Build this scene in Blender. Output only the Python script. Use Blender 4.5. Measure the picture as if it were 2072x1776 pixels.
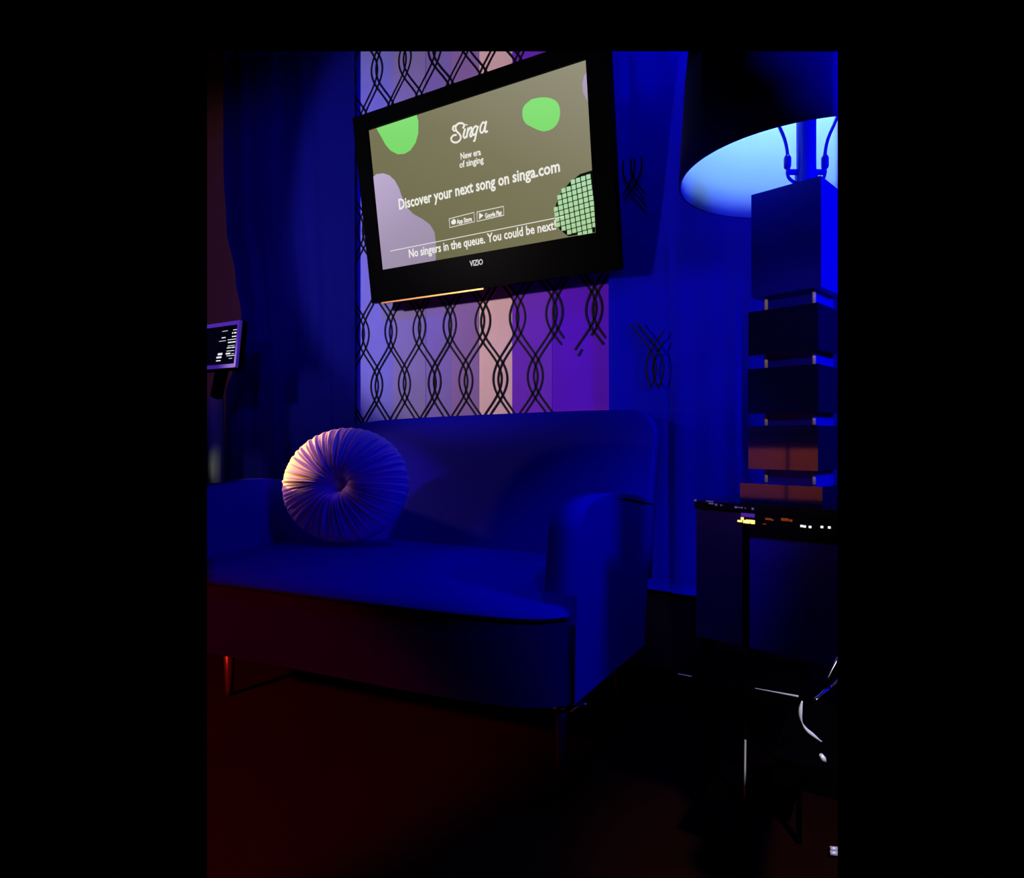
import bpy, bmesh, math, random
from math import sin, cos, pi, radians, exp, sqrt
from mathutils import Vector, Matrix
random.seed(4)
for o in list(bpy.data.objects): bpy.data.objects.remove(o)
SC = bpy.context.scene
COL = SC.collection

# ------------------------------------------------------------------ camera (room axes: X along the back wall, Y into it, Z up)
F_PX, CX, CY, H = 1290.0, 1036.0, 888.0, 0.95
YAW = radians(30.2)
RT = Vector((cos(YAW), sin(YAW), 0)); FW = Vector((-sin(YAW), cos(YAW), 0)); CAM = Vector((0, 0, H))
cd = bpy.data.cameras.new('camera'); cam = bpy.data.objects.new('camera', cd); COL.objects.link(cam)
cam.location = CAM; cam.rotation_euler = (pi/2, 0, YAW)
cd.sensor_width = 36; cd.lens = 36*F_PX/2072; cd.clip_start = 0.02
SC.camera = cam
# ------------------------------------------------------------------ world, exposure
w = bpy.data.worlds.new('world'); SC.world = w; w.use_nodes = True
w.node_tree.nodes['Background'].inputs[0].default_value = (0, 0, 0, 1)
w.node_tree.nodes['Background'].inputs[1].default_value = 0
vs = SC.view_settings
vs.view_transform = 'Standard'; vs.look = 'None'; vs.exposure = 0; vs.gamma = 1; vs.use_curve_mapping = False

# ------------------------------------------------------------------ lights: inferred club washes, with unseen fills added for single objects
def aim(o, to):
    o.rotation_euler = (Vector(to)-o.location).to_track_quat('-Z', 'Y').to_euler()
def area(name, loc, to, size, color, power, spread=180):
    d = bpy.data.lights.new(name, 'AREA'); d.size = size; d.color = color; d.energy = power
    d.spread = radians(spread)
    o = bpy.data.objects.new(name, d); COL.objects.link(o); o.location = loc; aim(o, to); return o
def spot(name, loc, to, ang, blend, color, power, rad=.05):
    d = bpy.data.lights.new(name, 'SPOT'); d.spot_size = radians(ang); d.spot_blend = blend; d.color = color
    d.energy = power; d.shadow_soft_size = rad
    o = bpy.data.objects.new(name, d); COL.objects.link(o); o.location = loc; aim(o, to); return o
BLUE = (0, 0, 1)
area('blue_wash_light', (1.1, 1.55, 1.9), (-.9, 2.3, .9), .3, BLUE, 12.5, 130)
spot('blue_arm_fill', (.10, .55, 2.1), (-.80, 2.0, .50), 30, .6, BLUE, 48, .06)  # added fill, reaches the arm side that the cabinet shadows
spot('blue_curtain_fill', (-1.3, .2, 2.7), (-2.85, 2.6, 2.0), 50, .7, BLUE, 125, .1)  # added blue fill meant for the left curtain
area('blue_overhead_light', (-.95, 2.15, 3.3), (-1.35, 1.85, 0.4), .25, BLUE, 1.6, 52)
area('blue_drape_fill', (-.4, 1.2, 3.2), (-.72, 2.6, 2.35), .25, BLUE, 1.25, 55)  # added fill brightening the right drape
area('blue_side_light', (-3.7, 1.42, 2.7), (-2.95, 2.6, 1.1), .3, BLUE, .6, 60)
spot('warm_wall_light', (-2.75, 0.6, 1.95), (-1.85, 2.6, 2.17), 68, .3, (1, .82, .85), 135, .06)
spot('amber_pillow_light', (-3.6, 1.62, 1.08), (-2.16, 2.15, .80), 22, .5, (1, .50, .02), 620, .03)
spot('pink_pillow_fill', (-3.25, 1.2, 1.75), (-2.18, 2.15, .78), 20, .5, (1, .34, .45), 130, .04)  # added fill for pink on the pillow's front left
spot('red_floor_light', (-2.5, -1.0, 1.6), (-2.0, .80, 0), 40, .35, (1, .03, .01), 440, .1)
spot('red_wall_fill', (-2.2, -.4, 2.2), (-3.75, 2.6, 2.1), 40, .6, (1, .35, .9), 45, .1)  # added fill giving the left wall a dim red
spot('kiosk_fill', (-3.6, .9, 2.1), (-2.93, 2.25, 1.25), 16, .5, (1, .75, .9), 60, .05)  # added fill to bring out the kiosk frame
spot('post_fill', (-3.3, .5, 1.35), (-3.31, 2.36, .80), 9, .9, (.95, 1, .5), 55, .03)  # added fill, a small greenish glow on the post
spot('warm_counter_fill', (-1.7, -.3, 2.3), (-3.0, -1.9, .75), 100, .6, (1, .38, .20), 420, .1)  # added fill for the unseen counter
spot('lamp_pin_fill', (.2, .12, 1.9), (-.24, 1.85, 1.05), 24, .5, (1, .75, .6), 22, .04)  # added narrow fill that picks out the lamp's pins
spot('white_chair_fill', (0.55, .45, 1.7), (.08, 1.15, .36), 32, .6, (.85, .8, 1), 110, .08)  # added fill for the chair and table metal

# ------------------------------------------------------------------ helpers
def at(px, py, Y=None, X=None, Z=None, d=None):
    """a point of the photograph (2072x1776) turned into a room point on a plane X=, Y=, Z= or at distance d"""
    v = RT*((px-CX)/F_PX) + FW + Vector((0, 0, (CY-py)/F_PX))
    if Y is not None: t = Y/v.y
    elif X is not None: t = X/v.x
    elif Z is not None: t = (Z-H)/v.z
    else: t = d
    return CAM + v*t
def cam_pt(x, d, z): return RT*x + FW*d + Vector((0, 0, z))

def mat(name, col, rough=.6, metal=0, spec=.5, noise=0, nscale=20, bump=0, bscale=60, emit=None, estr=1, coat=0, sheen=0):
    m = bpy.data.materials.new(name); m.use_nodes = True
    nt = m.node_tree; b = nt.nodes['Principled BSDF']
    b.inputs['Base Color'].default_value = (*col, 1); b.inputs['Roughness'].default_value = rough
    b.inputs['Metallic'].default_value = metal; b.inputs['Specular IOR Level'].default_value = spec
    b.inputs['Coat Weight'].default_value = coat; b.inputs['Sheen Weight'].default_value = sheen
    tc = nt.nodes.new('ShaderNodeTexCoord')
    if noise:
        n = nt.nodes.new('ShaderNodeTexNoise'); n.inputs['Scale'].default_value = nscale; n.inputs['Detail'].default_value = 4
        nt.links.new(tc.outputs['Object'], n.inputs['Vector'])
        r = nt.nodes.new('ShaderNodeMapRange'); r.inputs['To Min'].default_value = 1-noise; r.inputs['To Max'].default_value = 1+noise
        nt.links.new(n.outputs['Fac'], r.inputs['Value'])
        x = nt.nodes.new('ShaderNodeVectorMath'); x.operation = 'SCALE'; x.inputs[0].default_value = col
        nt.links.new(r.outputs[0], x.inputs['Scale']); nt.links.new(x.outputs[0], b.inputs['Base Color'])
    if bump:
        n = nt.nodes.new('ShaderNodeTexNoise'); n.inputs['Scale'].default_value = bscale; n.inputs['Detail'].default_value = 3
        nt.links.new(tc.outputs['Object'], n.inputs['Vector'])
        bp = nt.nodes.new('ShaderNodeBump'); bp.inputs['Strength'].default_value = bump; bp.inputs['Distance'].default_value = .01
        nt.links.new(n.outputs['Fac'], bp.inputs['Height']); nt.links.new(bp.outputs[0], b.inputs['Normal'])
    if emit:
        b.inputs['Emission Color'].default_value = (*emit, 1); b.inputs['Emission Strength'].default_value = estr
    return m

# The photograph shows the room only between these three planes; the room is modelled as far as that.
LIM = []
for n in (RT*F_PX-FW*(419-CX), FW*(1695-CX)-RT*F_PX, FW*(CY-104)-Vector((0, 0, F_PX))):
    LIM.append(n.normalized())
def limit(bm):
    for n in LIM:
        if all((v.co-CAM).dot(n) >= 0 for v in bm.verts): continue
        g = bm.verts[:]+bm.edges[:]+bm.faces[:]
        r = bmesh.ops.bisect_plane(bm, geom=g, plane_co=CAM, plane_no=n, clear_inner=True)
        ed = [e for e in r['geom_cut'] if isinstance(e, bmesh.types.BMEdge) and e.is_valid]
        if ed: bmesh.ops.holes_fill(bm, edges=ed, sides=0)

def root_loc(p):
    l = Vector((0, 0, 0))
    while p: l += p.location; p = p.parent
    return l
def obj(name, bm, m, parent=None, smooth=False, lim=True, loc=None):
    """bm is in room coordinates; parent = thing or part"""
    if lim: limit(bm)
    base = root_loc(parent) if parent else Vector(loc or (0, 0, 0))
    bmesh.ops.translate(bm, verts=bm.verts, vec=-base)
    bmesh.ops.recalc_face_normals(bm, faces=bm.faces)
    me = bpy.data.meshes.new(name); bm.to_mesh(me); bm.free()
    if smooth:
        for p in me.polygons: p.use_smooth = len(p.vertices) <= 8 and p.area < .02
    for mm in (m if isinstance(m, (list, tuple)) else [m]): me.materials.append(mm)
    o = bpy.data.objects.new(name, me); COL.objects.link(o)
    if parent: o.parent = parent
    else: o.location = base
    return o
def thing(name, label, cat, loc, group=None):
    o = bpy.data.objects.new(name, None); COL.objects.link(o); o.location = loc; o.empty_display_size = .05
    o['label'] = label; o['category'] = cat
    if group: o['group'] = group
    return o
def tag(o, label, cat):
    o['label'] = label; o['category'] = cat; return o
def bev(bm, w, seg=3):
    es = [e for e in bm.edges if e.calc_face_angle(0) > radians(35)]
    bmesh.ops.bevel(bm, geom=es, offset=w, segments=seg, affect='EDGES', profile=.5, clamp_overlap=True)
def prism(bm, pts, vec):
    """closed polygon pts (Vectors) extruded by vec"""
    a = [bm.verts.new(p) for p in pts]; vec = Vector(vec)
    b = [bm.verts.new(Vector(p)+vec) for p in pts]
    bm.faces.new(a); bm.faces.new(b[::-1]); n = len(a)
    for i in range(n): bm.faces.new((a[i], b[i], b[(i+1) % n], a[(i+1) % n]))
def box(bm, c, s, ax=None):
    ax = ax or (Vector((1, 0, 0)), Vector((0, 1, 0)), Vector((0, 0, 1)))
    c = Vector(c); vs = []
    for k in (-1, 1):
        for (i, j) in ((-1, -1), (1, -1), (1, 1), (-1, 1)):
            vs.append(bm.verts.new(c+ax[0]*(i*s[0]/2)+ax[1]*(j*s[1]/2)+ax[2]*(k*s[2]/2)))
    for f in ((0, 3, 2, 1), (4, 5, 6, 7), (0, 1, 5, 4), (1, 2, 6, 5), (2, 3, 7, 6), (3, 0, 4, 7)):
        bm.faces.new([vs[i] for i in f])
def nb(): return bmesh.new()
def boxo(name, c, s, m, parent=None, b=.004, ax=None, **k):
    bm = nb(); box(bm, c, s, ax)
    if b: bev(bm, b, 2)
    return obj(name, bm, m, parent, **k)
def tube(bm, pts, r, seg=8, cap=True):
    pts = [Vector(p) for p in pts]; rings = []; n = len(pts)
    up = None
    for i, p in enumerate(pts):
        t = (pts[min(i+1, n-1)]-pts[max(i-1, 0)]).normalized()
        if up is None: up = t.orthogonal().normalized()
        up = (up-t*up.dot(t)).normalized(); sd = t.cross(up)
        rr = r[i] if isinstance(r, (list, tuple)) else r
        rings.append([bm.verts.new(p+(up*cos(2*pi*j/seg)+sd*sin(2*pi*j/seg))*rr) for j in range(seg)])
    for a, b in zip(rings, rings[1:]):
        for j in range(seg): bm.faces.new((a[j], a[(j+1) % seg], b[(j+1) % seg], b[j]))
    if cap: bm.faces.new(rings[0][::-1]); bm.faces.new(rings[-1])
def lathe(bm, c, prof, seg=48, close=False):
    c = Vector(c); rings = []
    for r, z in prof:
        rings.append([bm.verts.new(c+Vector((r*cos(2*pi*j/seg), r*sin(2*pi*j/seg), z))) for j in range(seg)])
    pr = list(zip(rings, rings[1:]))
    if close: pr.append((rings[-1], rings[0]))
    for a, b in pr:
        for j in range(seg): bm.faces.new((a[j], a[(j+1) % seg], b[(j+1) % seg], b[j]))
    if not close:
        if prof[0][0] > 1e-6: bm.faces.new(rings[0][::-1])
        if prof[-1][0] > 1e-6: bm.faces.new(rings[-1])
def smooth_path(pts, n=6):
    pts = [Vector(p) for p in pts]; out = []
    q = [pts[0]*2-pts[1]]+pts+[pts[-1]*2-pts[-2]]
    for i in range(1, len(q)-2):
        for k in range(n):
            t = k/n; a, b, c, d = q[i-1], q[i], q[i+1], q[i+2]
            out.append(.5*((2*b)+(c-a)*t+(2*a-5*b+4*c-d)*t*t+(3*b-a-3*c+d)*t**3))
    out.append(pts[-1]); return out
def lerp_tab(tab, x):
    if x <= tab[0][0]: return tab[0][1]
    for (a, b), (c, d) in zip(tab, tab[1:]):
        if x <= c:
            t = (x-a)/(c-a); t = t*t*(3-2*t); return b+(d-b)*t
    return tab[-1][1]

# ------------------------------------------------------------------ materials
M = {}
M['floor'] = mat('dark_floor', (.012, .0022, .0006), .6, spec=.03, noise=.35, nscale=2.2, bump=.15, bscale=9)
M['wall_dark'] = mat('umber_wall', (.16, .10, .04), .8, noise=.1, nscale=3)
M['skirting'] = mat('black_skirting', (.004, .004, .005), .5)
M['drape'] = mat('royal_blue_drape', (.004, .004, .95), .85, spec=.1, noise=.08, nscale=5)
M['curtain'] = mat('deep_blue_curtain', (.003, .004, .26), .8, spec=.1, noise=.1, nscale=4)
M['velvet'] = mat('blue_velvet', (.003, .003, .42), .8, spec=.0, noise=.06, nscale=14, bump=.08, bscale=180)
M['velvet_base_shade'] = mat('shaded_velvet_base', (.0085, .002, .11), .8, spec=.0, noise=.08, nscale=9)  # same velvet with less blue: the front's shade is in the colour
M['piping'] = mat('dark_piping', (.004, .004, .02), .8, spec=.05)
M['leg'] = mat('dark_walnut', (.05, .02, .015), .35)
M['chrome'] = mat('chrome', (.85, .85, .88), .12, metal=1)
M['satin_metal'] = mat('satin_metal', (.85, .82, .8), .38, metal=1)
M['pale'] = mat('polished_pale_metal', (.95, .93, .9), .45, metal=.3)
M['black_gloss'] = mat('black_gloss', (.006, .006, .012), .06, spec=.6, coat=.3)
M['black_satin'] = mat('black_satin', (.004, .004, .006), .35, spec=.4)
M['black_matte'] = mat('black_matte', (.001, .001, .0015), .7, spec=0)
M['bezel'] = mat('black_bezel', (.0008, .0008, .001), .4, spec=.01)
M['pillow'] = mat('pale_pleated_velvet', (.46, .38, .80), .7, spec=.1, noise=.06, nscale=20, sheen=.1)
M['pillow_button'] = mat('mauve_button', (.55, .42, .75), .7, spec=.2)
M['lattice'] = mat('black_flocked_line', (.003, .003, .008), .6, spec=.1)
M['shade_out'] = mat('blue_shade_fabric', (.004, .004, .5), .8, spec=.1, bump=.05, bscale=90)
M['shade_in'] = mat('white_shade_lining', (.72, .86, .98), .8, spec=.1)
M['lamp_blue'] = mat('blue_lacquer', (.004, .004, .8), .3, spec=.3)
M['lamp_block'] = mat('mirror_black_lacquer', (.004, .004, .11), .05, spec=1, coat=1)
M['clear_pin'] = mat('pale_pin', (.95, .85, .8), .2, spec=.8)
M['door_blue'] = mat('blue_black_lacquer', (.006, .006, .10), .22, spec=.4, coat=.2)
M['brown_wood'] = mat('brown_wood', (.45, .15, .07), .5, noise=.25, nscale=6)
M['kiosk_frame'] = mat('lilac_white_plastic', (.62, .50, .80), .4, noise=.05)
M['post'] = mat('grey_green_post', (.17, .19, .11), .5)

def emitmat(name, col, s=1):
    m = bpy.data.materials.new(name); m.use_nodes = True; nt = m.node_tree; nt.nodes.clear()
    e = nt.nodes.new('ShaderNodeEmission'); e.inputs[0].default_value = (*col, 1); e.inputs[1].default_value = s
    o = nt.nodes.new('ShaderNodeOutputMaterial'); nt.links.new(e.outputs[0], o.inputs[0]); return m
def srgb(r, g, b): return tuple((c/255/12.92 if c/255 < .04045 else ((c/255+.055)/1.055)**2.4) for c in (r, g, b))
def grad_emit(name, stops, axis=(1, 0, 0), off=0, scale=1, noise=0):
    """picture on a lit screen: colour ramp along a direction of the screen's own coordinates"""
    m = bpy.data.materials.new(name); m.use_nodes = True; nt = m.node_tree; nt.nodes.clear()
    tc = nt.nodes.new('ShaderNodeTexCoord'); d = nt.nodes.new('ShaderNodeVectorMath'); d.operation = 'DOT_PRODUCT'
    nt.links.new(tc.outputs['Object'], d.inputs[0]); d.inputs[1].default_value = axis
    ma = nt.nodes.new('ShaderNodeMath'); ma.operation = 'MULTIPLY_ADD'; ma.inputs[1].default_value = scale; ma.inputs[2].default_value = off
    nt.links.new(d.outputs['Value'], ma.inputs[0])
    cr = nt.nodes.new('ShaderNodeValToRGB'); el = cr.color_ramp.elements
    el[0].position = stops[0][0]; el[0].color = (*stops[0][1], 1); el[1].position = stops[-1][0]; el[1].color = (*stops[-1][1], 1)
    for p, c in stops[1:-1]: k = el.new(p); k.color = (*c, 1)
    nt.links.new(ma.outputs[0], cr.inputs[0])
    e = nt.nodes.new('ShaderNodeEmission'); nt.links.new(cr.outputs[0], e.inputs[0])
    o = nt.nodes.new('ShaderNodeOutputMaterial'); nt.links.new(e.outputs[0], o.inputs[0]); return m

def structure(o): o['kind'] = 'structure'; return o

# ------------------------------------------------------------------ floor, walls
YW = 2.62
bm = nb(); prism(bm, [Vector((-4.3, -.2, -.04)), Vector((1.5, -.2, -.04)), Vector((1.5, YW+.1, -.04)), Vector((-4.3, YW+.1, -.04))], (0, 0, .04))
structure(obj('floor', bm, M['floor']))
bm = nb(); box(bm, (-1.4, -1.5, -.02), (5.8, 2.6, .04)); structure(obj('floor', bm, M['floor'], lim=False))
bm = nb(); box(bm, (-2.0, YW+.06, 1.9), (4.4, .1, 3.8)); wall = structure(obj('wall_back', bm, M['wall_dark']))
bm = nb(); box(bm, (-1.9, YW-.008, .17), (4.0, .012, .34)); bev(bm, .006, 2)
structure(obj('baseboard_back', bm, M['skirting']))

# wallpaper between the curtains; bands of coloured light put into the strip tints
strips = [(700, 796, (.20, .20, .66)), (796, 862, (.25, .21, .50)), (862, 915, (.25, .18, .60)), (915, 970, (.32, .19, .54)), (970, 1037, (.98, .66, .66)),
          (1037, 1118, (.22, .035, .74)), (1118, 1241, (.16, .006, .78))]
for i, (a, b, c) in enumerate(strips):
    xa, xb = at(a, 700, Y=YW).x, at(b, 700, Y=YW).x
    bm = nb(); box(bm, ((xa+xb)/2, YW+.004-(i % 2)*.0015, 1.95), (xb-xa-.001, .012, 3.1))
    obj('wallpaper_strip', bm, mat('wallpaper_light_tint', c, .75, spec=.15, noise=.12, nscale=7), wall)

# interlaced ogee lattice of black lines raised on the paper
def ribbon(bm, pts, w, y0, th=.003):
    """flat raised line following pts (x,z)"""
    n = len(pts); R = []
    for i, (x, z) in enumerate(pts):
        a = pts[max(i-1, 0)]; b = pts[min(i+1, n-1)]
        t = Vector((b[0]-a[0], 0, b[1]-a[1])).normalized(); s = Vector((t.z, 0, -t.x))*w/2
        p = Vector((x, y0, z)); q = p+Vector((0, -th, 0))
        R.append([bm.verts.new(v) for v in (p-s, q-s, q+s, p+s)])
    for a, b in zip(R, R[1:]):
        for j in range(3): bm.faces.new((a[j], a[j+1], b[j+1], b[j]))
PX, HZ, Z0, C0 = .195, .285, 1.525, -1.298
def strand(k, sgn, off):
    A = PX/4+.024
    def f(z):
        return C0+k*PX+sgn*PX/4 - sgn*A*cos(pi*(z-Z0)/HZ) + off
    return f
def lattice(pred, y0, name, parent, w=.0088):
    bm = nb()
    for k in range(-8, 7):
        for sgn in (-1, 1):
            for off in (-.016, .016):
                f = strand(k, sgn, off); cur = []; z = .95
                ph = random.random()*6
                while z < 3.1:
                    x = f(z)+.003*sin(z*9+ph)
                    if pred(x, z): cur.append((x, z))
                    else:
                        if len(cur) > 2: ribbon(bm, cur, w, y0)
                        cur = []
                    z += .0143
                if len(cur) > 2: ribbon(bm, cur, w, y0)
    return obj(name, bm, M['lattice'], parent)
xr = at(1240, 700, Y=YW).x; xl = at(700, 700, Y=YW).x
def pred_main(x, z):
    if x > xr or x < xl: return False
    if x > at(1130, 700, Y=YW).x and z < 1.36+.05*sin(x*60): return False
    return True
lat = lattice(pred_main, YW-.003, 'lattice_lines', wall)

# right-hand drape: gentle folds, curved hem above the black skirting
dr = thing('curtain', 'bright royal blue drape with shallow folds hanging right of the television behind the lamp', 'curtain', (-.6, 2.52, .34))
bm = nb(); nx, nz = 160, 60; G = []
xa, xb = at(1240, 700, Y=YW).x+.0, -.1
for i in range(nx+1):
    u = i/nx; x = xa+(xb-xa)*u; col = []
    for j in range(nz+1):
        v = j/nz
        zb = .335-.012*sin(pi*min(1, u*1.4)) ; z = zb+(3.15-zb)*v
        y = 2.578+.007*sin(x*21+.5*sin(z*1.3))+.003*sin(x*47+z*.7)+.004*sin(x*9-z*2)
        for fx, fd, z0, z1 in ((-.757, .030, .3, 1.75), (-.47, .05, .85, 1.5), (-.93, .025, 2.0, 3.2)):
            g = exp(-((x-fx)/.016)**2); mz = 1/(1+exp(-(z-z0)*14))*1/(1+exp((z-z1)*10))
            y += fd*g*mz*.4
        col.append(bm.verts.new((x, y, z)))
    G.append(col)
for i in range(nx):
    for j in range(nz): bm.faces.new((G[i][j], G[i+1][j], G[i+1][j+1], G[i][j+1]))
bmesh.ops.solidify(bm, geom=bm.faces[:], thickness=.006)
obj('drape_cloth', bm, M['drape'], dr, smooth=True)
def in_px(x, z, a, b, y0, y1):
    p0 = at(a, y1, Y=2.52); p1 = at(b, y0, Y=2.52)
    return p0.x < x < p1.x and p0.z < z < p1.z
for q in ((1252, 1304, 300, 440), (1268, 1340, 640, 785), (1398, 1442, 800, 960)):
    lattice(lambda x, z: in_px(x, z, *q), 2.563, 'printed_motif', dr, w=.006)['kind'] = 'stuff'

# left curtain, gathered, its outer edge pulled in at mid height
ct = thing('curtain', 'dark blue floor-length curtain in long folds hanging left of the wallpaper', 'curtain', (-2.95, 2.5, 0))
edge = [(104, 450), (330, 450), (455, 456), (560, 474), (640, 486), (700, 486), (745, 470), (790, 455), (980, 452), (1200, 455)]
def left_edge(z):
    y = 888-(z-.95)/4.0*1290
    return at(lerp_tab(edge, y), 700, Y=2.575).x
bm = nb(); nx, nz = 220, 70; G = []
for i in range(nx+1):
    u = i/nx; col = []
    for j in range(nz+1):
        z = .02+3.6*j/nz
        x0 = left_edge(z); x1 = at(717, 700, Y=2.575).x
        x = x0+(x1-x0)*u
        amp = .007*(1.0+.25*sin(3*u+z))
        y = 2.59+amp*sin(u*pi*9+.3*sin(z*.9+u*3))+.003*sin(u*pi*17+z*.4)+.010*sin(u*pi*4.2+1)
        # sharp pressed ridges in the lower half
        for ru, rz in ((.30, 1.25), (.42, 1.4), (.60, 1.55), (.845, 1.55)):
            uu = ru+.02*(1.5-z)
            y -= .010*exp(-((u-uu)/.006)**2)/(1+exp((z-rz)*9))
        col.append(bm.verts.new((x, y-.02, z)))
    G.append(col)
for i in range(nx):
    for j in range(nz): bm.faces.new((G[i][j], G[i+1][j], G[i+1][j+1], G[i][j+1]))
bmesh.ops.solidify(bm, geom=bm.faces[:], thickness=.006)
obj('curtain_cloth', bm, M['curtain'], ct, smooth=True)

# ------------------------------------------------------------------ television
T_O = Vector((-1.6134, 2.42, 2.1414)); TILT = .1536; SW, SH = 1.1678, .6753
T_U = Vector((1, 0, 0)); T_V = Vector((0, -sin(TILT), cos(TILT))); T_N = Vector((0, -cos(TILT), -sin(TILT)))
def tv_uv(px, py):
    v = RT*((px-CX)/F_PX)+FW+Vector((0, 0, (CY-py)/F_PX))
    t = (T_O-CAM).dot(T_N)/v.dot(T_N); q = CAM+v*t-T_O
    return q.dot(T_U), q.dot(T_V)
def tv_p(u, v, n=0): return T_O+T_U*u+T_V*v+T_N*n
tv = thing('television', 'large flat television tilted down on the wallpapered wall above the sofa, lit screen', 'television', T_O)
ul, vt = tv_uv(722, 237); ur, vb = SW/2+.095, tv_uv(757, 614)[1]
ul = -SW/2-.085
vt = SH/2+.075
def frame(bm, o, i, n0, n1):
    (a, b, c, d), (e, f, g, h) = o, i
    O = [(a, c), (b, c), (b, d), (a, d)]; I = [(e, g), (f, g), (f, h), (e, h)]
    V = [[bm.verts.new(tv_p(u, v, n)) for u, v in P] for P in (O, I) for n in (n0, n1)]
    o0, o1, i0, i1 = V
    for k in range(4):
        l = (k+1) % 4
        bm.faces.new((o1[k], o1[l], i1[l], i1[k])); bm.faces.new((o0[k], i0[k], i0[l], o0[l]))
        bm.faces.new((o0[k], o0[l], o1[l], o1[k])); bm.faces.new((i0[k], i1[k], i1[l], i0[l]))
bm = nb(); frame(bm, (ul, ur, vb, vt), (-SW/2, SW/2, -SH/2, SH/2), -.035, .014); bev(bm, .004, 2)
obj('bezel', bm, M['bezel'], tv)
bm = nb(); prism(bm, [tv_p(ul+.03, vb+.03, -.034), tv_p(ur-.03, vb+.03, -.034), tv_p(ur-.03, vt-.03, -.034), tv_p(ul+.03, vt-.03, -.034)], T_N*-.03); bev(bm, .010, 2)
obj('back_case', bm, M['bezel'], tv)
bm = nb(); box(bm, tv_p(0, .1, -.10)+Vector((0, .03, 0)), (.3, .10, .25)); obj('wall_bracket', bm, M['black_matte'], tv)
bm = nb(); box(bm, tv_p((ul+ur)/2-.30, vb-.004, .004), (.62, .02, .007), (T_U, T_N, T_V)); obj('lower_bezel_glint', bm, mat('orange_glint', (1, .45, .12), .35, metal=.6), tv)  # orange strip stands in for a warm glint on the lower bezel
bm = nb(); prism(bm, [tv_p(-SW/2-.002, -SH/2-.002), tv_p(SW/2+.002, -SH/2-.002), tv_p(SW/2+.002, SH/2+.002), tv_p(-SW/2-.002, SH/2+.002)], T_N*-.01)
S = srgb
scr = obj('screen', bm, grad_emit('screen_picture', [(0, S(101, 101, 72)), (.35, S(116, 114, 82)), (.6, S(124, 121, 92)), (1, S(152, 148, 128))], axis=(.55, 0, .9), off=.5, scale=.75), tv)
def flat(name, px, m, n=.002, sm=True):
    """a flat coloured shape shown on the screen"""
    bm = nb(); uv = [tv_uv(*p) for p in px]
    if sm:
        c = smooth_path([Vector((u, v, 0)) for u, v in uv]+[Vector((*uv[0], 0))], 5)[:-1]; uv = [(p.x, p.y) for p in c]
    uv = [(max(-SW/2, min(SW/2, u)), max(-SH/2, min(SH/2, v))) for u, v in uv]
    q = []
    for p in uv:
        if not q or (Vector(p)-Vector(q[-1])).length > 1e-4: q.append(p)
    f = bm.faces.new([bm.verts.new(tv_p(u, v, n)) for u, v in q])
    r = bmesh.ops.extrude_face_region(bm, geom=[f]); bmesh.ops.translate(bm, verts=[v for v in r['geom'] if isinstance(v, bmesh.types.BMVert)], vec=T_N*-.0012)
    bmesh.ops.triangulate(bm, faces=bm.faces[:])
    return obj(name, bm, m, scr)
green = grad_emit('screen_green', [(0, S(120, 214, 104)), (.6, S(136, 226, 122)), (1, S(150, 240, 168))], axis=(.2, 0, 1), off=-.1, scale=2.2)
lilac = grad_emit('screen_lilac', [(0, S(150, 138, 160)), (.5, S(166, 150, 180)), (1, S(190, 172, 208))], axis=(-.3, 0, 1), off=.55, scale=1.6)
Z3 = 1842/560
def z1(pts): return [(700+x/Z3, 100+y/Z3) for x, y in pts]
flat('green_blob', z1([(205, 525), (472, 437), (483, 480), (482, 560), (465, 620), (430, 672), (390, 695), (345, 698), (300, 675), (265, 635), (238, 585), (215, 545)]), green, sm=False)
flat('green_blob', z1([(1235, 333), (1300, 320), (1360, 325), (1405, 350), (1425, 400), (1418, 470), (1385, 520), (1340, 542), (1300, 543), (1240, 518), (1195, 490), (1176, 440), (1185, 380)]), green)
flat('lilac_blob', z1([(180, 848), (205, 830), (250, 824), (290, 838), (325, 870), (355, 925), (380, 1000), (405, 1050), (450, 1095), (510, 1128), (560, 1165), (590, 1215), (600, 1290), (598, 1410), (248, 1474), (215, 1160)]), lilac, sm=False)
flat('lilac_blob', z1([(1603, 152), (1585, 180), (1574, 235), (1580, 290), (1600, 330), (1617, 356)]), lilac, sm=False)
# gridded globe at the lower right of the screen
gc = [(1640, 805), (1560, 830), (1490, 885), (1430, 960), (1400, 1030), (1392, 1090), (1400, 1150), (1425, 1200), (1480, 1243), (1660, 1215)]
flat('grid_backing', z1(gc), emitmat('screen_dark', (.004, .006, .004)), sm=False, n=.002)
cells = nb()
pts2 = [tv_uv(*p) for p in z1(gc)]
def inside(u, v):
    c = False; n = len(pts2)
    for i in range(n):
        (a, b), (d, e) = pts2[i], pts2[i-1]
        if (b > v) != (e > v) and u < (d-a)*(v-b)/(e-b)+a: c = not c
    return c
st = .0235
for i in range(-8, 30):
    for j in range(-12, 22):
        u = .25+i*st*cos(.12)-j*st*sin(.12)*.6; v = -.335+j*st*.92+i*st*sin(.12)*.8
        if inside(u, v) and u < SW/2-.003 and v > -SH/2+.004:
            h = st*.41; h2 = min(h, SW/2-u)
            prism(cells, [tv_p(u-h, v-h, .0025), tv_p(u+h2, v-h, .0025), tv_p(u+h2, v+h*.9, .0025), tv_p(u-h, v+h*.9, .0025)], T_N*.0006)
obj('grid_cells', cells, grad_emit('screen_pale_green', [(0, S(168, 205, 140)), (1, S(176, 222, 176))], axis=(0, 0, 1), off=1.2, scale=2.6), scr)['kind'] = 'stuff'
WHITE = emitmat('screen_white', S(238, 236, 228))
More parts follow.
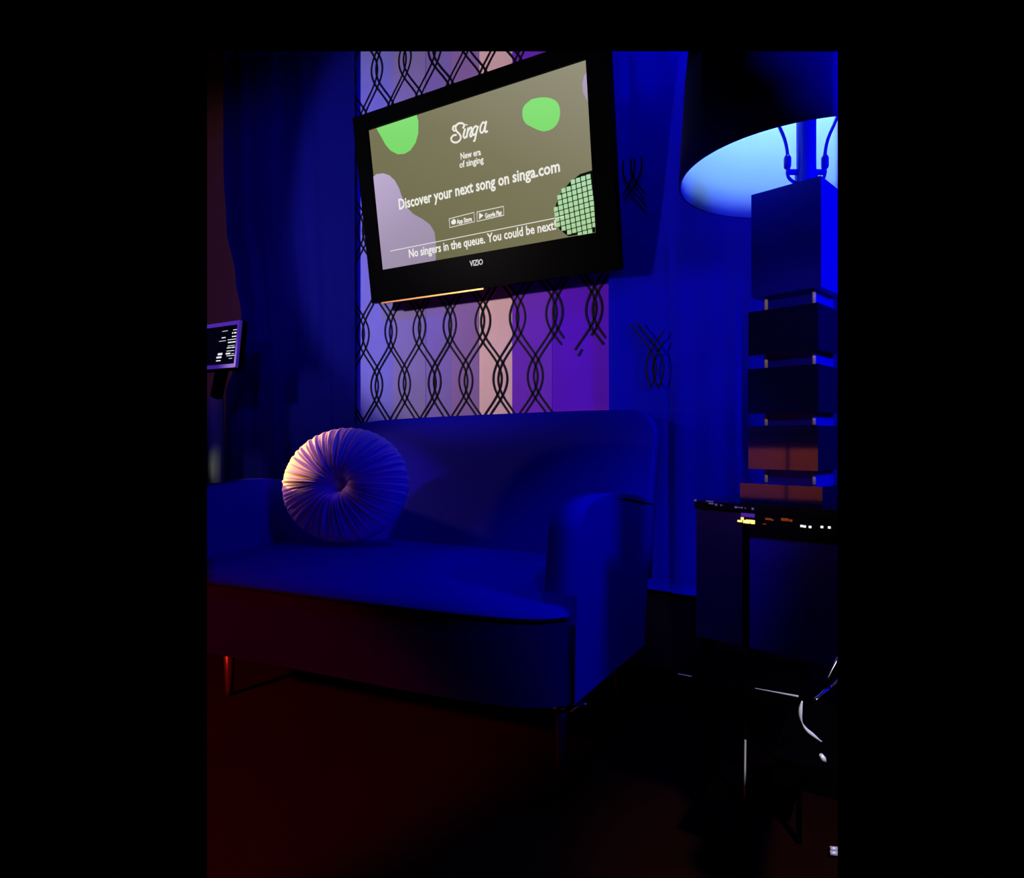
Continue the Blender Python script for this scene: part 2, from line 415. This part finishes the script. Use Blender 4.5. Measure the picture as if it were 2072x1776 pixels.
def lettering(name, s, pxl, pxr, hgt, m=WHITE, parent=None, n=.004, bold=.012, shear=0, orig=tv_p, uvf=tv_uv):
    """one line of text whose baseline runs from photo point pxl to pxr"""
    cu = bpy.data.curves.new(name, 'FONT'); cu.body = s; cu.size = 1; cu.offset = bold; cu.shear = shear; cu.extrude = .01; cu.resolution_u = 2
    to = bpy.data.objects.new('tmp', cu); COL.objects.link(to); bpy.context.view_layer.update()
    me = bpy.data.meshes.new_from_object(to.evaluated_get(bpy.context.evaluated_depsgraph_get()))
    bpy.data.objects.remove(to)
    bm = nb(); bm.from_mesh(me); bpy.data.meshes.remove(me)
    xs = [v.co.x for v in bm.verts]; x0, x1 = min(xs), max(xs)
    (ua, va), (ub, vb_) = uvf(*pxl), uvf(*pxr)
    sc = (ub-ua)/(x1-x0); sy = hgt
    for v in bm.verts:
        t = (v.co.x-x0)/(x1-x0)
        v.co = orig(ua+(ub-ua)*t, va+(vb_-va)*t+v.co.y*sy, n+v.co.z*.05)
    return obj(name, bm, m, parent or scr)
def zp(x, y): return (700+x/Z3, 100+y/Z3)
lettering('headline_text', 'Discover your next song on', zp(358, 1066), zp(1090, 893), .070, bold=.024)
lettering('web_address_text', 'singa.com', zp(1113, 886), zp(1428, 812), .068, bold=.024)
lettering('tagline_text', 'New era', zp(768, 733), zp(902, 702), .040, bold=.02)
lettering('tagline_text', 'of singing', zp(760, 790), zp(920, 753), .040, bold=.02)
lettering('queue_text', 'No singers in the queue. You could be next!', zp(425, 1386), zp(1402, 1197), .056, bold=.02)
lettering('badge_text', 'App Store', zp(742, 1163), zp(842, 1142), .030, bold=.03)
lettering('badge_text', 'Google Play', zp(930, 1124), zp(1042, 1100), .030, bold=.03)
def stroke(name, paths, r, parent=None, m=WHITE, n=.004, sm=6):
    bm = nb()
    for p in paths:
        q = [tv_p(*tv_uv(*zp(*a)), n) for a in p]
        tube(bm, smooth_path(q, sm) if sm > 1 else q, r, 6)
    return obj(name, bm, m, parent or scr)
stroke('script_logo', [
    [(782, 528), (790, 505), (775, 492), (748, 497), (733, 520), (741, 546), (760, 566), (768, 590), (755, 612), (732, 621), (709, 612), (704, 592), (718, 574), (738, 570)],
    [(728, 545), (715, 533), (720, 514), (736, 507)],
    [(797, 528), (788, 560), (786, 582), (795, 590), (806, 578)],
    [(818, 522), (806, 588)], [(809, 560), (822, 532), (836, 520), (840, 534), (830, 568), (834, 582), (846, 570)],
    [(880, 520), (866, 512), (850, 532), (846, 560), (856, 570), (869, 556), (883, 512), (870, 560), (861, 604), (852, 612)],
    [(930, 492), (914, 488), (900, 514), (897, 545), (907, 556), (921, 540), (938, 478), (928, 532), (934, 552), (946, 543)]], .0042)
stroke('script_logo_dot', [[(804, 505), (805, 500)]], .006, sm=1)
stroke('divider_line', [[(300, 1342), (1452, 1112)]], .0017, sm=1)
for a, b, c, d in (((690, 1128), (855, 1085), (860, 1146), (694, 1186)), ((876, 1082), (1052, 1045), (1054, 1103), (876, 1145))):
    stroke('badge_outline', [[a, b, c, d, a]], .0016, sm=1)
flat('play_icon', z1([(890, 1088), (918, 1104), (890, 1132)]), WHITE, n=.005, sm=False)
flat('fruit_icon', z1([(722, 1128), (735, 1140), (732, 1160), (712, 1165), (704, 1148)]), WHITE, n=.005)
lettering('maker_badge', 'VIZIO', zp(838, 1445), zp(925, 1432), .036, m=emitmat('white_badge', S(215, 215, 215)), parent=tv, n=.016, bold=.02)

# ------------------------------------------------------------------ sofa
sofa = thing('sofa', 'deep blue velvet loveseat with bowed front and rounded back below the television', 'sofa', (-1.6, 1.95, 0))
front = [(-2.46, 1.345), (-2.1, 1.40), (-1.61, 1.455), (-1.213, 1.497), (-.95, 1.54), (-.83, 1.585), (-.775, 1.64)]
def fcurve(): return smooth_path([Vector((x, y, 0)) for x, y in front], 5)
FC = fcurve()
def plan(z, inset=0, xr=-.765, yb=2.27): return [Vector((p.x, p.y+inset, z)) for p in FC]+[Vector((xr, yb, z)), Vector((-2.46, yb-.06, z))]
bm = nb(); prism(bm, plan(.195), (0, 0, .245)); bev(bm, .012, 3)
obj('base', bm, M['velvet_base_shade'], sofa, smooth=False)
# seat cushion: crowned top
bm = nb(); ns, nt_ = 48, 16; G = []
for i in range(ns+1):
    s = i/ns; x = -2.375+( -.775+2.375)*s
    # front y at this x
    yf = lerp_tab([(p.x, p.y) for p in FC], x)
    yb = 2.26+.05*s
    col = []
    for j in range(nt_+1):
        t = j/nt_; y = yf+(yb-yf)*t
        e = min(1, min(t, 1)/.06); e2 = min(1, min(s, 1-s)/.02)
        z = .462+.028*t+.018*sin(pi*t)*sin(pi*s)**.5 - .016*(1-e)**2 - .012*(1-e2)**2
        col.append((x, y, z))
    G.append(col)
V = [[bm.verts.new(p) for p in c] for c in G]; Bt = [[bm.verts.new((p[0], p[1], .441)) for p in c] for c in G]
for i in range(ns):
    for j in range(nt_):
        bm.faces.new((V[i][j], V[i+1][j], V[i+1][j+1], V[i][j+1])); bm.faces.new((Bt[i][j], Bt[i][j+1], Bt[i+1][j+1], Bt[i+1][j]))
for i in range(ns):
    bm.faces.new((V[i][0], Bt[i][0], Bt[i+1][0], V[i+1][0])); bm.faces.new((V[i][nt_], V[i+1][nt_], Bt[i+1][nt_], Bt[i][nt_]))
for j in range(nt_):
    bm.faces.new((V[0][j], V[0][j+1], Bt[0][j+1], Bt[0][j])); bm.faces.new((V[ns][j], Bt[ns][j], Bt[ns][j+1], V[ns][j+1]))
seat = obj('seat_cushion', bm, M['velvet'], sofa, smooth=True)
bm = nb(); tube(bm, [Vector((p.x, p.y-.003, .441)) for p in FC], .0055, 6); obj('seat_piping', bm, M['piping'], sofa, smooth=True)
# backrest
top_px = [(700, 880), (722, 866), (760, 853), (860, 845), (1000, 838), (1150, 831.5), (1255, 829), (1285, 831), (1303, 841), (1315, 858), (1322, 885)]
ol = [(-2.44, .42), (-2.44, .78), (-2.415, .88)]
for p in top_px:
    q = at(*p, Y=2.40); ol.append((q.x, q.z))
ol += [(-.768, .80), (-.768, .42)]
oc = smooth_path([Vector((x, 0, z)) for x, z in ol], 4)
bm = nb(); pts = []
def ylean(x, z): return 2.235+.05*(x+2.4)/1.6+.13*(z-.45)/.6
prism(bm, [Vector((p.x, ylean(p.x, p.z), p.z)) for p in oc], (0, .105, 0)); bev(bm, .022, 4)
obj('backrest', bm, M['velvet'], sofa, smooth=True)
# arms
prof = [(1.652, .195), (2.262, .195), (2.30, .40), (2.365, .70), (2.37, .716), (2.25, .738), (2.10, .76), (1.95, .771), (1.83, .766), (1.755, .748), (1.715, .715), (1.695, .66), (1.672, .5)]
pc = smooth_path([Vector((0, y, z)) for y, z in prof[3:]], 3)
pc = [Vector((0, y, z)) for y, z in prof[:3]]+pc
for x0 in (-.862, -2.475):
    bm = nb(); prism(bm, [Vector((x0, p.y-(0 if x0 > -1 else .26 if p.y < 1.8 else .05), p.z)) for p in pc], (.105, 0, 0)); bev(bm, .016, 4)
    arm = obj('arm', bm, M['velvet'], sofa, smooth=True)
    bm = nb(); xx = x0+(.103 if x0 > -1 else .003)
    if x0 > -1:
        tube(bm, [Vector((xx, 2.37, .70)), Vector((xx, 2.25, .718)), Vector((xx, 2.1, .742)), Vector((xx, 1.97, .754))], [.003, .006, .006, .002], 6)
        obj('arm_piping', bm, M['piping'], arm, smooth=True)
        bm = nb(); tube(bm, [Vector((xx-.003, 1.652, .20)), Vector((xx-.003, 1.656, .42))], .0065, 6)
        obj('arm_piping', bm, M['piping'], arm, smooth=True)
for x, y in ((-.81, 1.67), (-2.1, 1.52), (-.83, 2.18), (-2.36, 2.12)):
    bm = nb(); tube(bm, [Vector((x, y, .197)), Vector((x, y, .03)), Vector((x, y, .0))], [.024, .013, .013], 12)
    lg = obj('leg', bm, M['leg'], sofa, smooth=True)
    bm = nb(); lathe(bm, (x, y, .17), [(.0, 0), (.03, 0), (.032, .012), (.026, .024), (.0, .024)], 16); obj('leg_ferrule', bm, M['chrome'], lg, smooth=True)

bm = nb(); p = [at(1154, 1442, Y=1.64), at(1162, 1434, Y=1.645), at(1174, 1428, Y=1.65), at(1187, 1426, Y=1.655)]
tube(bm, smooth_path(p, 3), [.004+.0003*i for i in range(10)], 8); obj('corner_glide', bm, M['chrome'], sofa, smooth=True)

# ------------------------------------------------------------------ round pleated pillow
PC = at(698, 981, d=2.78)
pn = Vector((.30, -.92, .16)).normalized()           # facing
pu = Vector((0, 0, 1)).cross(pn).normalized()
pv = pn.cross(pu).normalized()
pil = thing('pillow', 'round pleated pillow with a covered button at its centre leaning in the sofa corner', 'pillow', PC)
bm = nb(); NR, NS = 46, 540; RX, RZ, TH = .296, .252, .105
random.seed(9)
ph = [random.random()*6.28 for _ in range(8)]
def ring(side):
    rings = []
    for i in range(NR+1):
        r = i/NR; ring_ = []
        for j in range(NS):
            a = 2*pi*j/NS
            warp = .10*sin(3*a+ph[0])+.06*sin(7*a+ph[1])+.5*(r-.5)*.12*sin(5*a+ph[2])
            pl = sin(58*(a+warp*.5))*.55+sin(93*a+ph[3]+3*r)*.3+sin(31*a+ph[4])*.35
            fade = exp(-((r-.5)/.42)**2) if r > .05 else 0
            h = TH*(max(0, 1-r**2.4))**.55*(1-.62*exp(-(r/.20)**2))
            h += .0155*pl*fade*(.5+.5*min(1, r*3))
            rr = r*(1+.006*sin(44*a+ph[5])*(r > .9))
            ring_.append(PC+pu*(rr*RX*cos(a))+pv*(rr*RZ*sin(a))+pn*(side*h))
        rings.append(ring_)
    return rings
Fr = ring(1)
V = [[bm.verts.new(p) for p in rr] for rr in Fr[1:]]
c = bm.verts.new(Fr[0][0])
for j in range(NS): bm.faces.new((c, V[0][j], V[0][(j+1) % NS]))
for a, b in zip(V, V[1:]):
    for j in range(NS): bm.faces.new((a[j], b[j], b[(j+1) % NS], a[(j+1) % NS]))
rim = V[-1]; prev = rim
for k in range(1, 9):
    t = 1-k/8; rr = [bm.verts.new(PC+(Fr[-1][j]-PC)*t+pn*-(TH*.7*(1-t**2.2)**.5)) for j in range(NS)] if k < 8 else None
    if rr:
        for j in range(NS): bm.faces.new((prev[j], rr[j], rr[(j+1) % NS], prev[(j+1) % NS]))
        prev = rr
    else: bm.faces.new(prev)
obj('pleated_cover', bm, M['pillow'], pil, smooth=True, lim=False)
bm = nb(); bmesh.ops.create_uvsphere(bm, u_segments=24, v_segments=12, radius=.029)
rot = Matrix((pu, pv, pn)).transposed()
for v in bm.verts: v.co = PC+pn*(TH*.40)+rot @ Vector((v.co.x, v.co.y, v.co.z*.5))
obj('button', bm, M['pillow_button'], pil, smooth=True, lim=False)

# ------------------------------------------------------------------ song-list kiosk at the left edge
TRc = at(487, 648, Y=2.28); BRc = at(478, 743, X=TRc.x)
kw = .36; kU = Vector((1, 0, 0)); kV = (TRc-BRc).normalized(); kh = (TRc-BRc).length; kN = kU.cross(kV).normalized()
if kN.y > 0: kN = -kN
def kp(u, v, n=0): return BRc+kU*(-u)+kV*v+kN*n       # u leftwards from the right edge
ki = thing('kiosk', 'touch-screen song kiosk with pale frame on a grey post left of the curtain', 'kiosk', (BRc.x-.12, BRc.y+.06, 0))
bm = nb(); m_ = .018
def kframe(bm, o, i, n0, n1):
    O = [(o[0], o[2]), (o[1], o[2]), (o[1], o[3]), (o[0], o[3])]; I = [(i[0], i[2]), (i[1], i[2]), (i[1], i[3]), (i[0], i[3])]
    o0 = [bm.verts.new(kp(u, v, n0)) for u, v in O]; o1 = [bm.verts.new(kp(u, v, n1)) for u, v in O]
    i0 = [bm.verts.new(kp(u, v, n0)) for u, v in I]; i1 = [bm.verts.new(kp(u, v, n1)) for u, v in I]
    for k in range(4):
        l = (k+1) % 4
        bm.faces.new((o1[k], o1[l], i1[l], i1[k])); bm.faces.new((o0[k], i0[k], i0[l], o0[l]))
        bm.faces.new((o0[k], o0[l], o1[l], o1[k])); bm.faces.new((i0[k], i1[k], i1[l], i0[l]))
kframe(bm, (0, kw, 0, kh), (.016, kw-.016, .022, kh-.022), -.012, .006); bev(bm, .003, 2)
obj('screen_frame', bm, M['kiosk_frame'], ki)
bm = nb(); prism(bm, [kp(.016, .022, 0), kp(kw-.016, .022, 0), kp(kw-.016, kh-.022, 0), kp(.016, kh-.022, 0)], kN*-.008)
ks = obj('touch_screen', bm, emitmat('kiosk_screen_dark', S(2, 2, 16)), ki)
bm = nb(); prism(bm, [kp(-.004, -.006, -.013), kp(kw, -.006, -.013), kp(kw, kh, -.013), kp(-.004, kh, -.013)], kN*-.03); bev(bm, .006, 2)
obj('rear_case', bm, M['black_matte'], ki)
KW = emitmat('kiosk_white', S(240, 240, 245)); bm = nb()
random.seed(3)
rows = [(.88, .020, .055, .004), (.88, .10, .15, .003), (.79, .025, .045, .008), (.79, .052, .062, .008), (.70, .020, .06, .006), (.63, .02, .095, .004), (.55, .02, .09, .007),
        (.47, .03, .09, .003), (.41, .028, .055, .006), (.41, .06, .095, .006), (.33, .03, .095, .004), (.25, .03, .05, .003), (.25, .06, .1, .009), (.2, .02, .09, .004), (.13, .04, .07, .003),
        (.70, .115, .15, .006), (.62, .11, .17, .003), (.25, .13, .17, .012), (.17, .135, .18, .010), (.09, .14, .18, .006)]
for v, a, b, hh in rows:
    y = .024+v*(kh-.05)
    bm = nb(); prism(bm, [kp(a, y, .0012), kp(b, y, .0012), kp(b, y+hh, .0012), kp(a, y+hh, .0012)], kN*.0005)
    obj('song_list_text', bm, KW, ks)
bm = nb(); c = at(437, 800, Y=2.40); tube(bm, [Vector((c.x, c.y, .02)), Vector((c.x, c.y, 1.20))], .045, 32); obj('post', bm, M['post'], ki, smooth=True)
bm = nb(); tube(bm, [Vector((c.x, c.y, 1.19)), kp(.14, kh*.45, -.03)], .035, 16); obj('tilt_bracket', bm, M['black_matte'], ki)
bm = nb(); lathe(bm, (c.x, c.y, 0), [(0, 0), (.16, 0), (.16, .012), (.05, .02), (0, .02)], 40); obj('foot_plate', bm, M['black_satin'], ki, lim=True)

# ------------------------------------------------------------------ cabinet at the right, turned a little away from the wall
cF = (RT*.743-FW*.669).normalized(); cB = (RT*.669+FW*.743).normalized()     # along its front, and into its depth
zt = .775; P0 = cam_pt(.521, 1.82, 0); L = .62; DP = .40
cb = thing('cabinet', 'black lacquered cabinet with two glossy doors standing right of the sofa under the lamp', 'cabinet', P0+cF*.2+cB*.2)
UP = Vector((0, 0, 1)); AX = (cF, cB, UP)
def cbox(name, u0, u1, w0, w1, z0, z1_, m, b=.003, parent=None):
    c = P0+cF*((u0+u1)/2)+cB*((w0+w1)/2)+UP*((z0+z1_)/2)
    return boxo(name, c, (u1-u0, w1-w0, z1_-z0), m, parent or cb, b=b, ax=AX)
cbox('top', 0, L, 0, DP, .752, .775, M['black_gloss'], .005)
cbox('carcass', .004, L-.004, .022, DP-.004, .385, .751, M['black_satin'])
UD = .137; UE = .157
cbox('door', .004, UD, .004, .0215, .388, .750, M['door_blue'])
cbox('stile', UD+.002, UE-.002, .0, .0215, .388, .750, M['black_matte'])
cbox('door', UE, L-.004, .004, .0215, .388, .690, mat('lacquer_blue_reflection', (.006, .006, .55), .25, spec=.3, coat=.1))['label'] = 'glossy door with a blue reflection in its colour'  # blue light reflected in the gloss is put into this door's colour
for u, v in ((.03, .03), (.4, .03), (.03, DP-.03), (.4, DP-.03)):
    cbox('leg', u-.015, u+.015, v-.015, v+.015, 0, .385, M['black_matte'], .002)
# slim audio unit in the open slot above the right door
au = thing('audio_receiver', 'slim black audio unit with amber and white indicator lights under the cabinet top', 'audio receiver', P0+cF*.3+cB*.05+UP*.692)
cbox('case', UE+.001, L-.02, -.004, .0215, .692, .750, M['black_gloss'], .003, au)
AMB = emitmat('amber_indicator', (1, .55, .12), 3); AMD = emitmat('dim_amber_indicator', (.35, .05, .01), .6); WI = emitmat('white_indicator', (1, .95, .9), 1.2); VIO = emitmat('violet_display', S(70, 35, 150))
def led(name, px, py, r, m, par=None):
    q = RT*((px-CX)/F_PX)+FW+Vector((0, 0, (CY-py)/F_PX)); nrm = -cB
    o0 = P0+cB*-.006; t = (o0-CAM).dot(cB)/q.dot(cB); c = CAM+q*t
    bm = nb(); ex = r*2 if not isinstance(r, tuple) else r[0]; ez = r*2 if not isinstance(r, tuple) else r[1]
    box(bm, c, (ex, .003, ez), AX); bev(bm, min(ex, ez)*.3, 2); return obj(name, bm, m, par or au)
for px, py, r in ((1497, 1054, (.012, .005)), (1502, 1049, .0035), (1507, 1055, .004), (1513, 1055, .005), (1519, 1054, (.009, .006)), (1523, 1056, .005)):
    led('amber_indicator', px, py, r, AMB)
for px, py, r in ((1555, 1050, (.016, .005)), (1563, 1052, .002), (1588, 1051, (.018, .007)), (1600, 1053, (.007, .006)), (1547, 1060, (.008, .002))): led('dim_amber_indicator', px, py, r, AMD)
led('violet_display', 1513, 1042, (.036, .010), VIO)
for px, py in ((1622, 1064), (1628, 1065), (1639, 1066), (1663, 1066), (1678, 1067)): led('white_indicator', px, py, .0028, WI)
# pale specks standing in for glints on the cabinet top's glossy edge
bm = nb()
for px, py, r in ((1407, 1012, .003), (1436, 1014, (.02, .003)), (1439, 1018.5, (.014, .004)), (1449, 1021, .0028), (1459, 1022, .002), (1489, 1026, .0028), (1495, 1026.5, (.006, .003)), (1501, 1027, .0022), (1508, 1028, .0015), (1523, 1029, .0028)):
    led('edge_glint', px, py, r, WI if False else M['clear_pin'], cb)
bm.free()

# ------------------------------------------------------------------ lamp of stacked blocks on the cabinet
LX = cam_pt(.802, 1.804, 0); SX = cam_pt(.8325, 1.804, 0)
lp = thing('table_lamp', 'tall table lamp with stacked black block body and huge round blue shade on the cabinet', 'lamp', Vector((LX.x, LX.y, zt)))
a1 = (RT*.7071-FW*.7071); a2 = (RT*.7071+FW*.7071); LA = (a1, a2, UP)
def lbox(name, side, z0, z1_, m, b=.006, off=0, parent=None):
    return boxo(name, LX+RT*off+UP*((z0+z1_)/2), (side, side, z1_-z0), m, parent or lp, b=b, ax=LA)
lbox('base_block', .222, .776, .826, M['lamp_block'])
b4 = lbox('block', .188, .866, .986, M['lamp_block'])
b3 = lbox('block', .190, 1.021, 1.147, M['lamp_block'])
b2 = lbox('block', .188, 1.185, 1.308, M['lamp_block'], .010)
b1 = lbox('block', .188, 1.350, 1.640, M['lamp_blue'], .004, .008)
for z0, z1_ in ((.826, .866), (.986, 1.021), (1.147, 1.185), (1.308, 1.350)):
    lbox('spacer', .135, z0, z1_, M['lamp_blue'], .002, .012)
    for (i, j) in ((-1, -1), (1, -1)):
        c = LX+RT*.012+a1*(i*.072*.9)+a2*(j*.072)
        bm = nb(); tube(bm, [c+UP*(z0+.002), c+UP*(z1_-.002)], .005, 10); obj('pin', bm, M['clear_pin'], lp, smooth=True)
# neck, socket, harp
zr = .95+.846*.88
SXv = SX
bm = nb(); lathe(bm, SXv, [(0, 1.642), (.055, 1.642), (.05, 1.66), (.03, 1.672), (.030, 1.70), (.026, 1.70), (.026, 1.92), (0, 1.92)], 24)
obj('socket_column', bm, M['lamp_blue'], lp, smooth=False)
for s in (-1, 1):
    pts = [SXv+RT*(s*.028)+UP*1.672, SXv+RT*(s*.050)+UP*1.690, SXv+RT*(s*.053)+UP*1.72, SXv+RT*(s*.053)+UP*1.755, SXv+RT*(s*.062)+UP*1.80, SXv+RT*(s*.09)+UP*1.87, SXv+RT*(s*.10)+UP*1.95, SXv+RT*(s*.06)+UP*2.06, SXv+UP*2.10]
    bm = nb(); tube(bm, smooth_path(pts, 5), .0045, 10); obj('harp_wire', bm, M['lamp_blue'], lp, smooth=True)
    c = SXv+RT*(s*.053)+UP*1.715
    bm = nb(); lathe(bm, c, [(0, 0), (.0075, 0), (.010, .006), (.010, .030), (.006, .038), (0, .038)], 14); obj('harp_ferrule', bm, M['lamp_blue'], lp, smooth=True)
bm = nb(); tube(bm, [SXv+RT*-.055+UP*1.705, SXv+RT*.055+UP*1.705], .008, 10); obj('harp_saddle', bm, M['lamp_blue'], lp)
RB = .397*.88; RTp = RB*.86; hz = .62
bm = nb(); lathe(bm, Vector((SXv.x, SXv.y, zr)), [(RB, 0), (RB*.985, .10), (RB*.95, .3), (RTp, hz), (RTp-.006, hz), (RB*.95-.006, .3), (RB*.985-.006, .10), (RB-.006, 0)], 128, close=True)
bmesh.ops.recalc_face_normals(bm, faces=bm.faces)
ctr = Vector((SXv.x, SXv.y, 0))
for f in bm.faces:
    c = f.calc_center_median(); rad = Vector((c.x-ctr.x, c.y-ctr.y, 0))
    f.material_index = 1 if f.normal.dot(rad) < 0 and abs(f.normal.z) < .6 else 0
    f.smooth = True
shade = obj('shade', bm, [M['shade_out'], M['shade_in']], lp)
if False:
    bm = nb(); lathe(bm, Vector((SXv.x, SXv.y, zr)), [(0, .50), (RB*.87, .50), (RB*.87, .504), (0, .504)], 96); obj('shade_diffuser', bm, M['shade_in'], lp)
bm = nb(); bmesh.ops.create_uvsphere(bm, u_segments=20, v_segments=12, radius=.035)
for v in bm.verts: v.co += Vector((SXv.x, SXv.y, zr+.26))
obj('bulb', bm, emitmat('bulb_glow', (.45, .75, 1), 10), lp, smooth=True)
spot('lamp_bulb', Vector((SXv.x, SXv.y, zr+.42)), Vector((SXv.x, SXv.y, zr+.40))+FW*.3-RT*.2, 178, .15, (.36, .72, 1), 6.5, .035)

# ------------------------------------------------------------------ low black table, chrome-framed chair in the foreground
tb = at(1508, 1385, Z=.42)
lt = thing('low_table', 'low black table with a thin metal edge and leg in the dark right foreground', 'table', (tb.x, tb.y, 0))
e0 = at(1372, 1362, Z=.42); ux = Vector((1, 0, 0)); tw = at(1617, 1404, Z=.42).x-e0.x; y0 = e0.y
bm = nb(); box(bm, (e0.x+tw/2, y0+.11, .405), (tw, .22, .026)); bev(bm, .003, 2); obj('table_top', bm, M['black_matte'], lt)
bm = nb(); tube(bm, [Vector((e0.x, y0-.001, .419)), Vector((e0.x+.03, y0-.001, .419))], .0016, 8); obj('edge_trim', bm, M['pale'], lt)
bm = nb(); tube(bm, [Vector((e0.x+tw*.66, y0-.001, .419)), Vector((e0.x+tw, y0-.001, .419))], [.0007, .0022], 8); obj('edge_trim', bm, M['pale'], lt)
lx = at(1508, 1440, Y=y0).x
for i, (x, y) in enumerate(((lx, y0+.012), (e0.x+.02, y0+.20), (e0.x+tw-.02, y0+.20))):
    bm = nb(); box(bm, (x, y, .1965), (.012, .012, .391)); lg = obj('leg', bm, M['black_matte'], lt)
    if i == 0:
        q0 = at(1508, 1497, Y=y0+.004); q1 = at(1507, 1615, Y=y0+.004)
        bm = nb(); tube(bm, [q0, q1], .0022, 8); obj('metal_edge', bm, M['pale'], lg)
s0 = at(1426, 1602, Y=y0+.01)
bm = nb(); box(bm, (lx, y0+.11, .155), (tw*.7, .2, .012)); obj('lower_shelf', bm, M['black_matte'], lt)

ch = at(1690, 1500, d=1.12)
chair = thing('chair', 'dark chair with curved chrome frame cut by the right edge of the view', 'chair', (ch.x, ch.y, 0))
def dpts(l): return [at(x, y, d=dd) for x, y, dd in l]
bm = nb(); tube(bm, smooth_path(dpts([(1700, 1373, 1.10), (1680, 1392, 1.09), (1664, 1404, 1.08), (1648, 1419, 1.07)]), 5), [.0015]+[.0028]*5+[.0045]*9+[.003], 10) ; obj('frame_tube', bm, M['chrome'], chair, smooth=True)
p = smooth_path(dpts([(1623, 1418, 1.06), (1619.5, 1436, 1.06), (1620.5, 1455, 1.06), (1630, 1474, 1.06), (1646, 1488, 1.06), (1662, 1500, 1.06)]), 5)
bm = nb(); tube(bm, p, [.0010+.0024*abs(sin(i*.26)) for i in range(len(p))], 10); obj('frame_bend', bm, M['pale'], chair, smooth=True)
p = smooth_path(dpts([(1698, 1328, 1.2), (1686, 1350, 1.19), (1673, 1376, 1.18)]), 5)
bm = nb(); tube(bm, p, [.004-.0003*i for i in range(len(p))], 10); obj('frame_tube', bm, M['chrome'], chair, smooth=True)
bm = nb(); tube(bm, dpts([(1661, 1526, 1.06), (1665, 1534, 1.06), (1669, 1541, 1.06)]), [.003, .005, .003], 10); obj('glide', bm, M['pale'], chair, smooth=True)
for y in (1716, 1725):
    a = at(1679, y, Z=.012); b = at(1700, y+2, Z=.012)
    bm = nb(); tube(bm, [a, b], .005, 10); obj('floor_runner', bm, M['pale'], chair, smooth=True)
# seat shell and back, black upholstery
bm = nb(); c = at(1700, 1460, d=1.2); box(bm, (c.x+.07, c.y+.02, .36), (.34, .30, .05)); bev(bm, .02, 3); obj('seat', bm, M['black_matte'], chair, smooth=False)

# ------------------------------------------------------------------ counter added behind the camera for the lacquer to reflect
bc = thing('reflection_counter', 'brown wooden counter added unseen behind the viewpoint for the lacquer to reflect', 'counter', (-3.0, -1.9, 0))
ax = (Vector((.86, -.5, 0)), Vector((.5, .86, 0)), UP)
for i in range(6):
    c = Vector((-3.0, -1.9, .70))+ax[0]*(-1.2+i*.48)
    boxo('panel', c, (.45, .05, .62), M['brown_wood'], bc, ax=ax, lim=False)
boxo('counter_top', Vector((-3.0, -1.9, 1.04)), (3.0, .5, .04), M['black_gloss'], bc, ax=ax, lim=False)
boxo('plinth', Vector((-3.0, -1.9, .19)), (2.9, .05, .38), M['black_matte'], bc, ax=ax, lim=False)
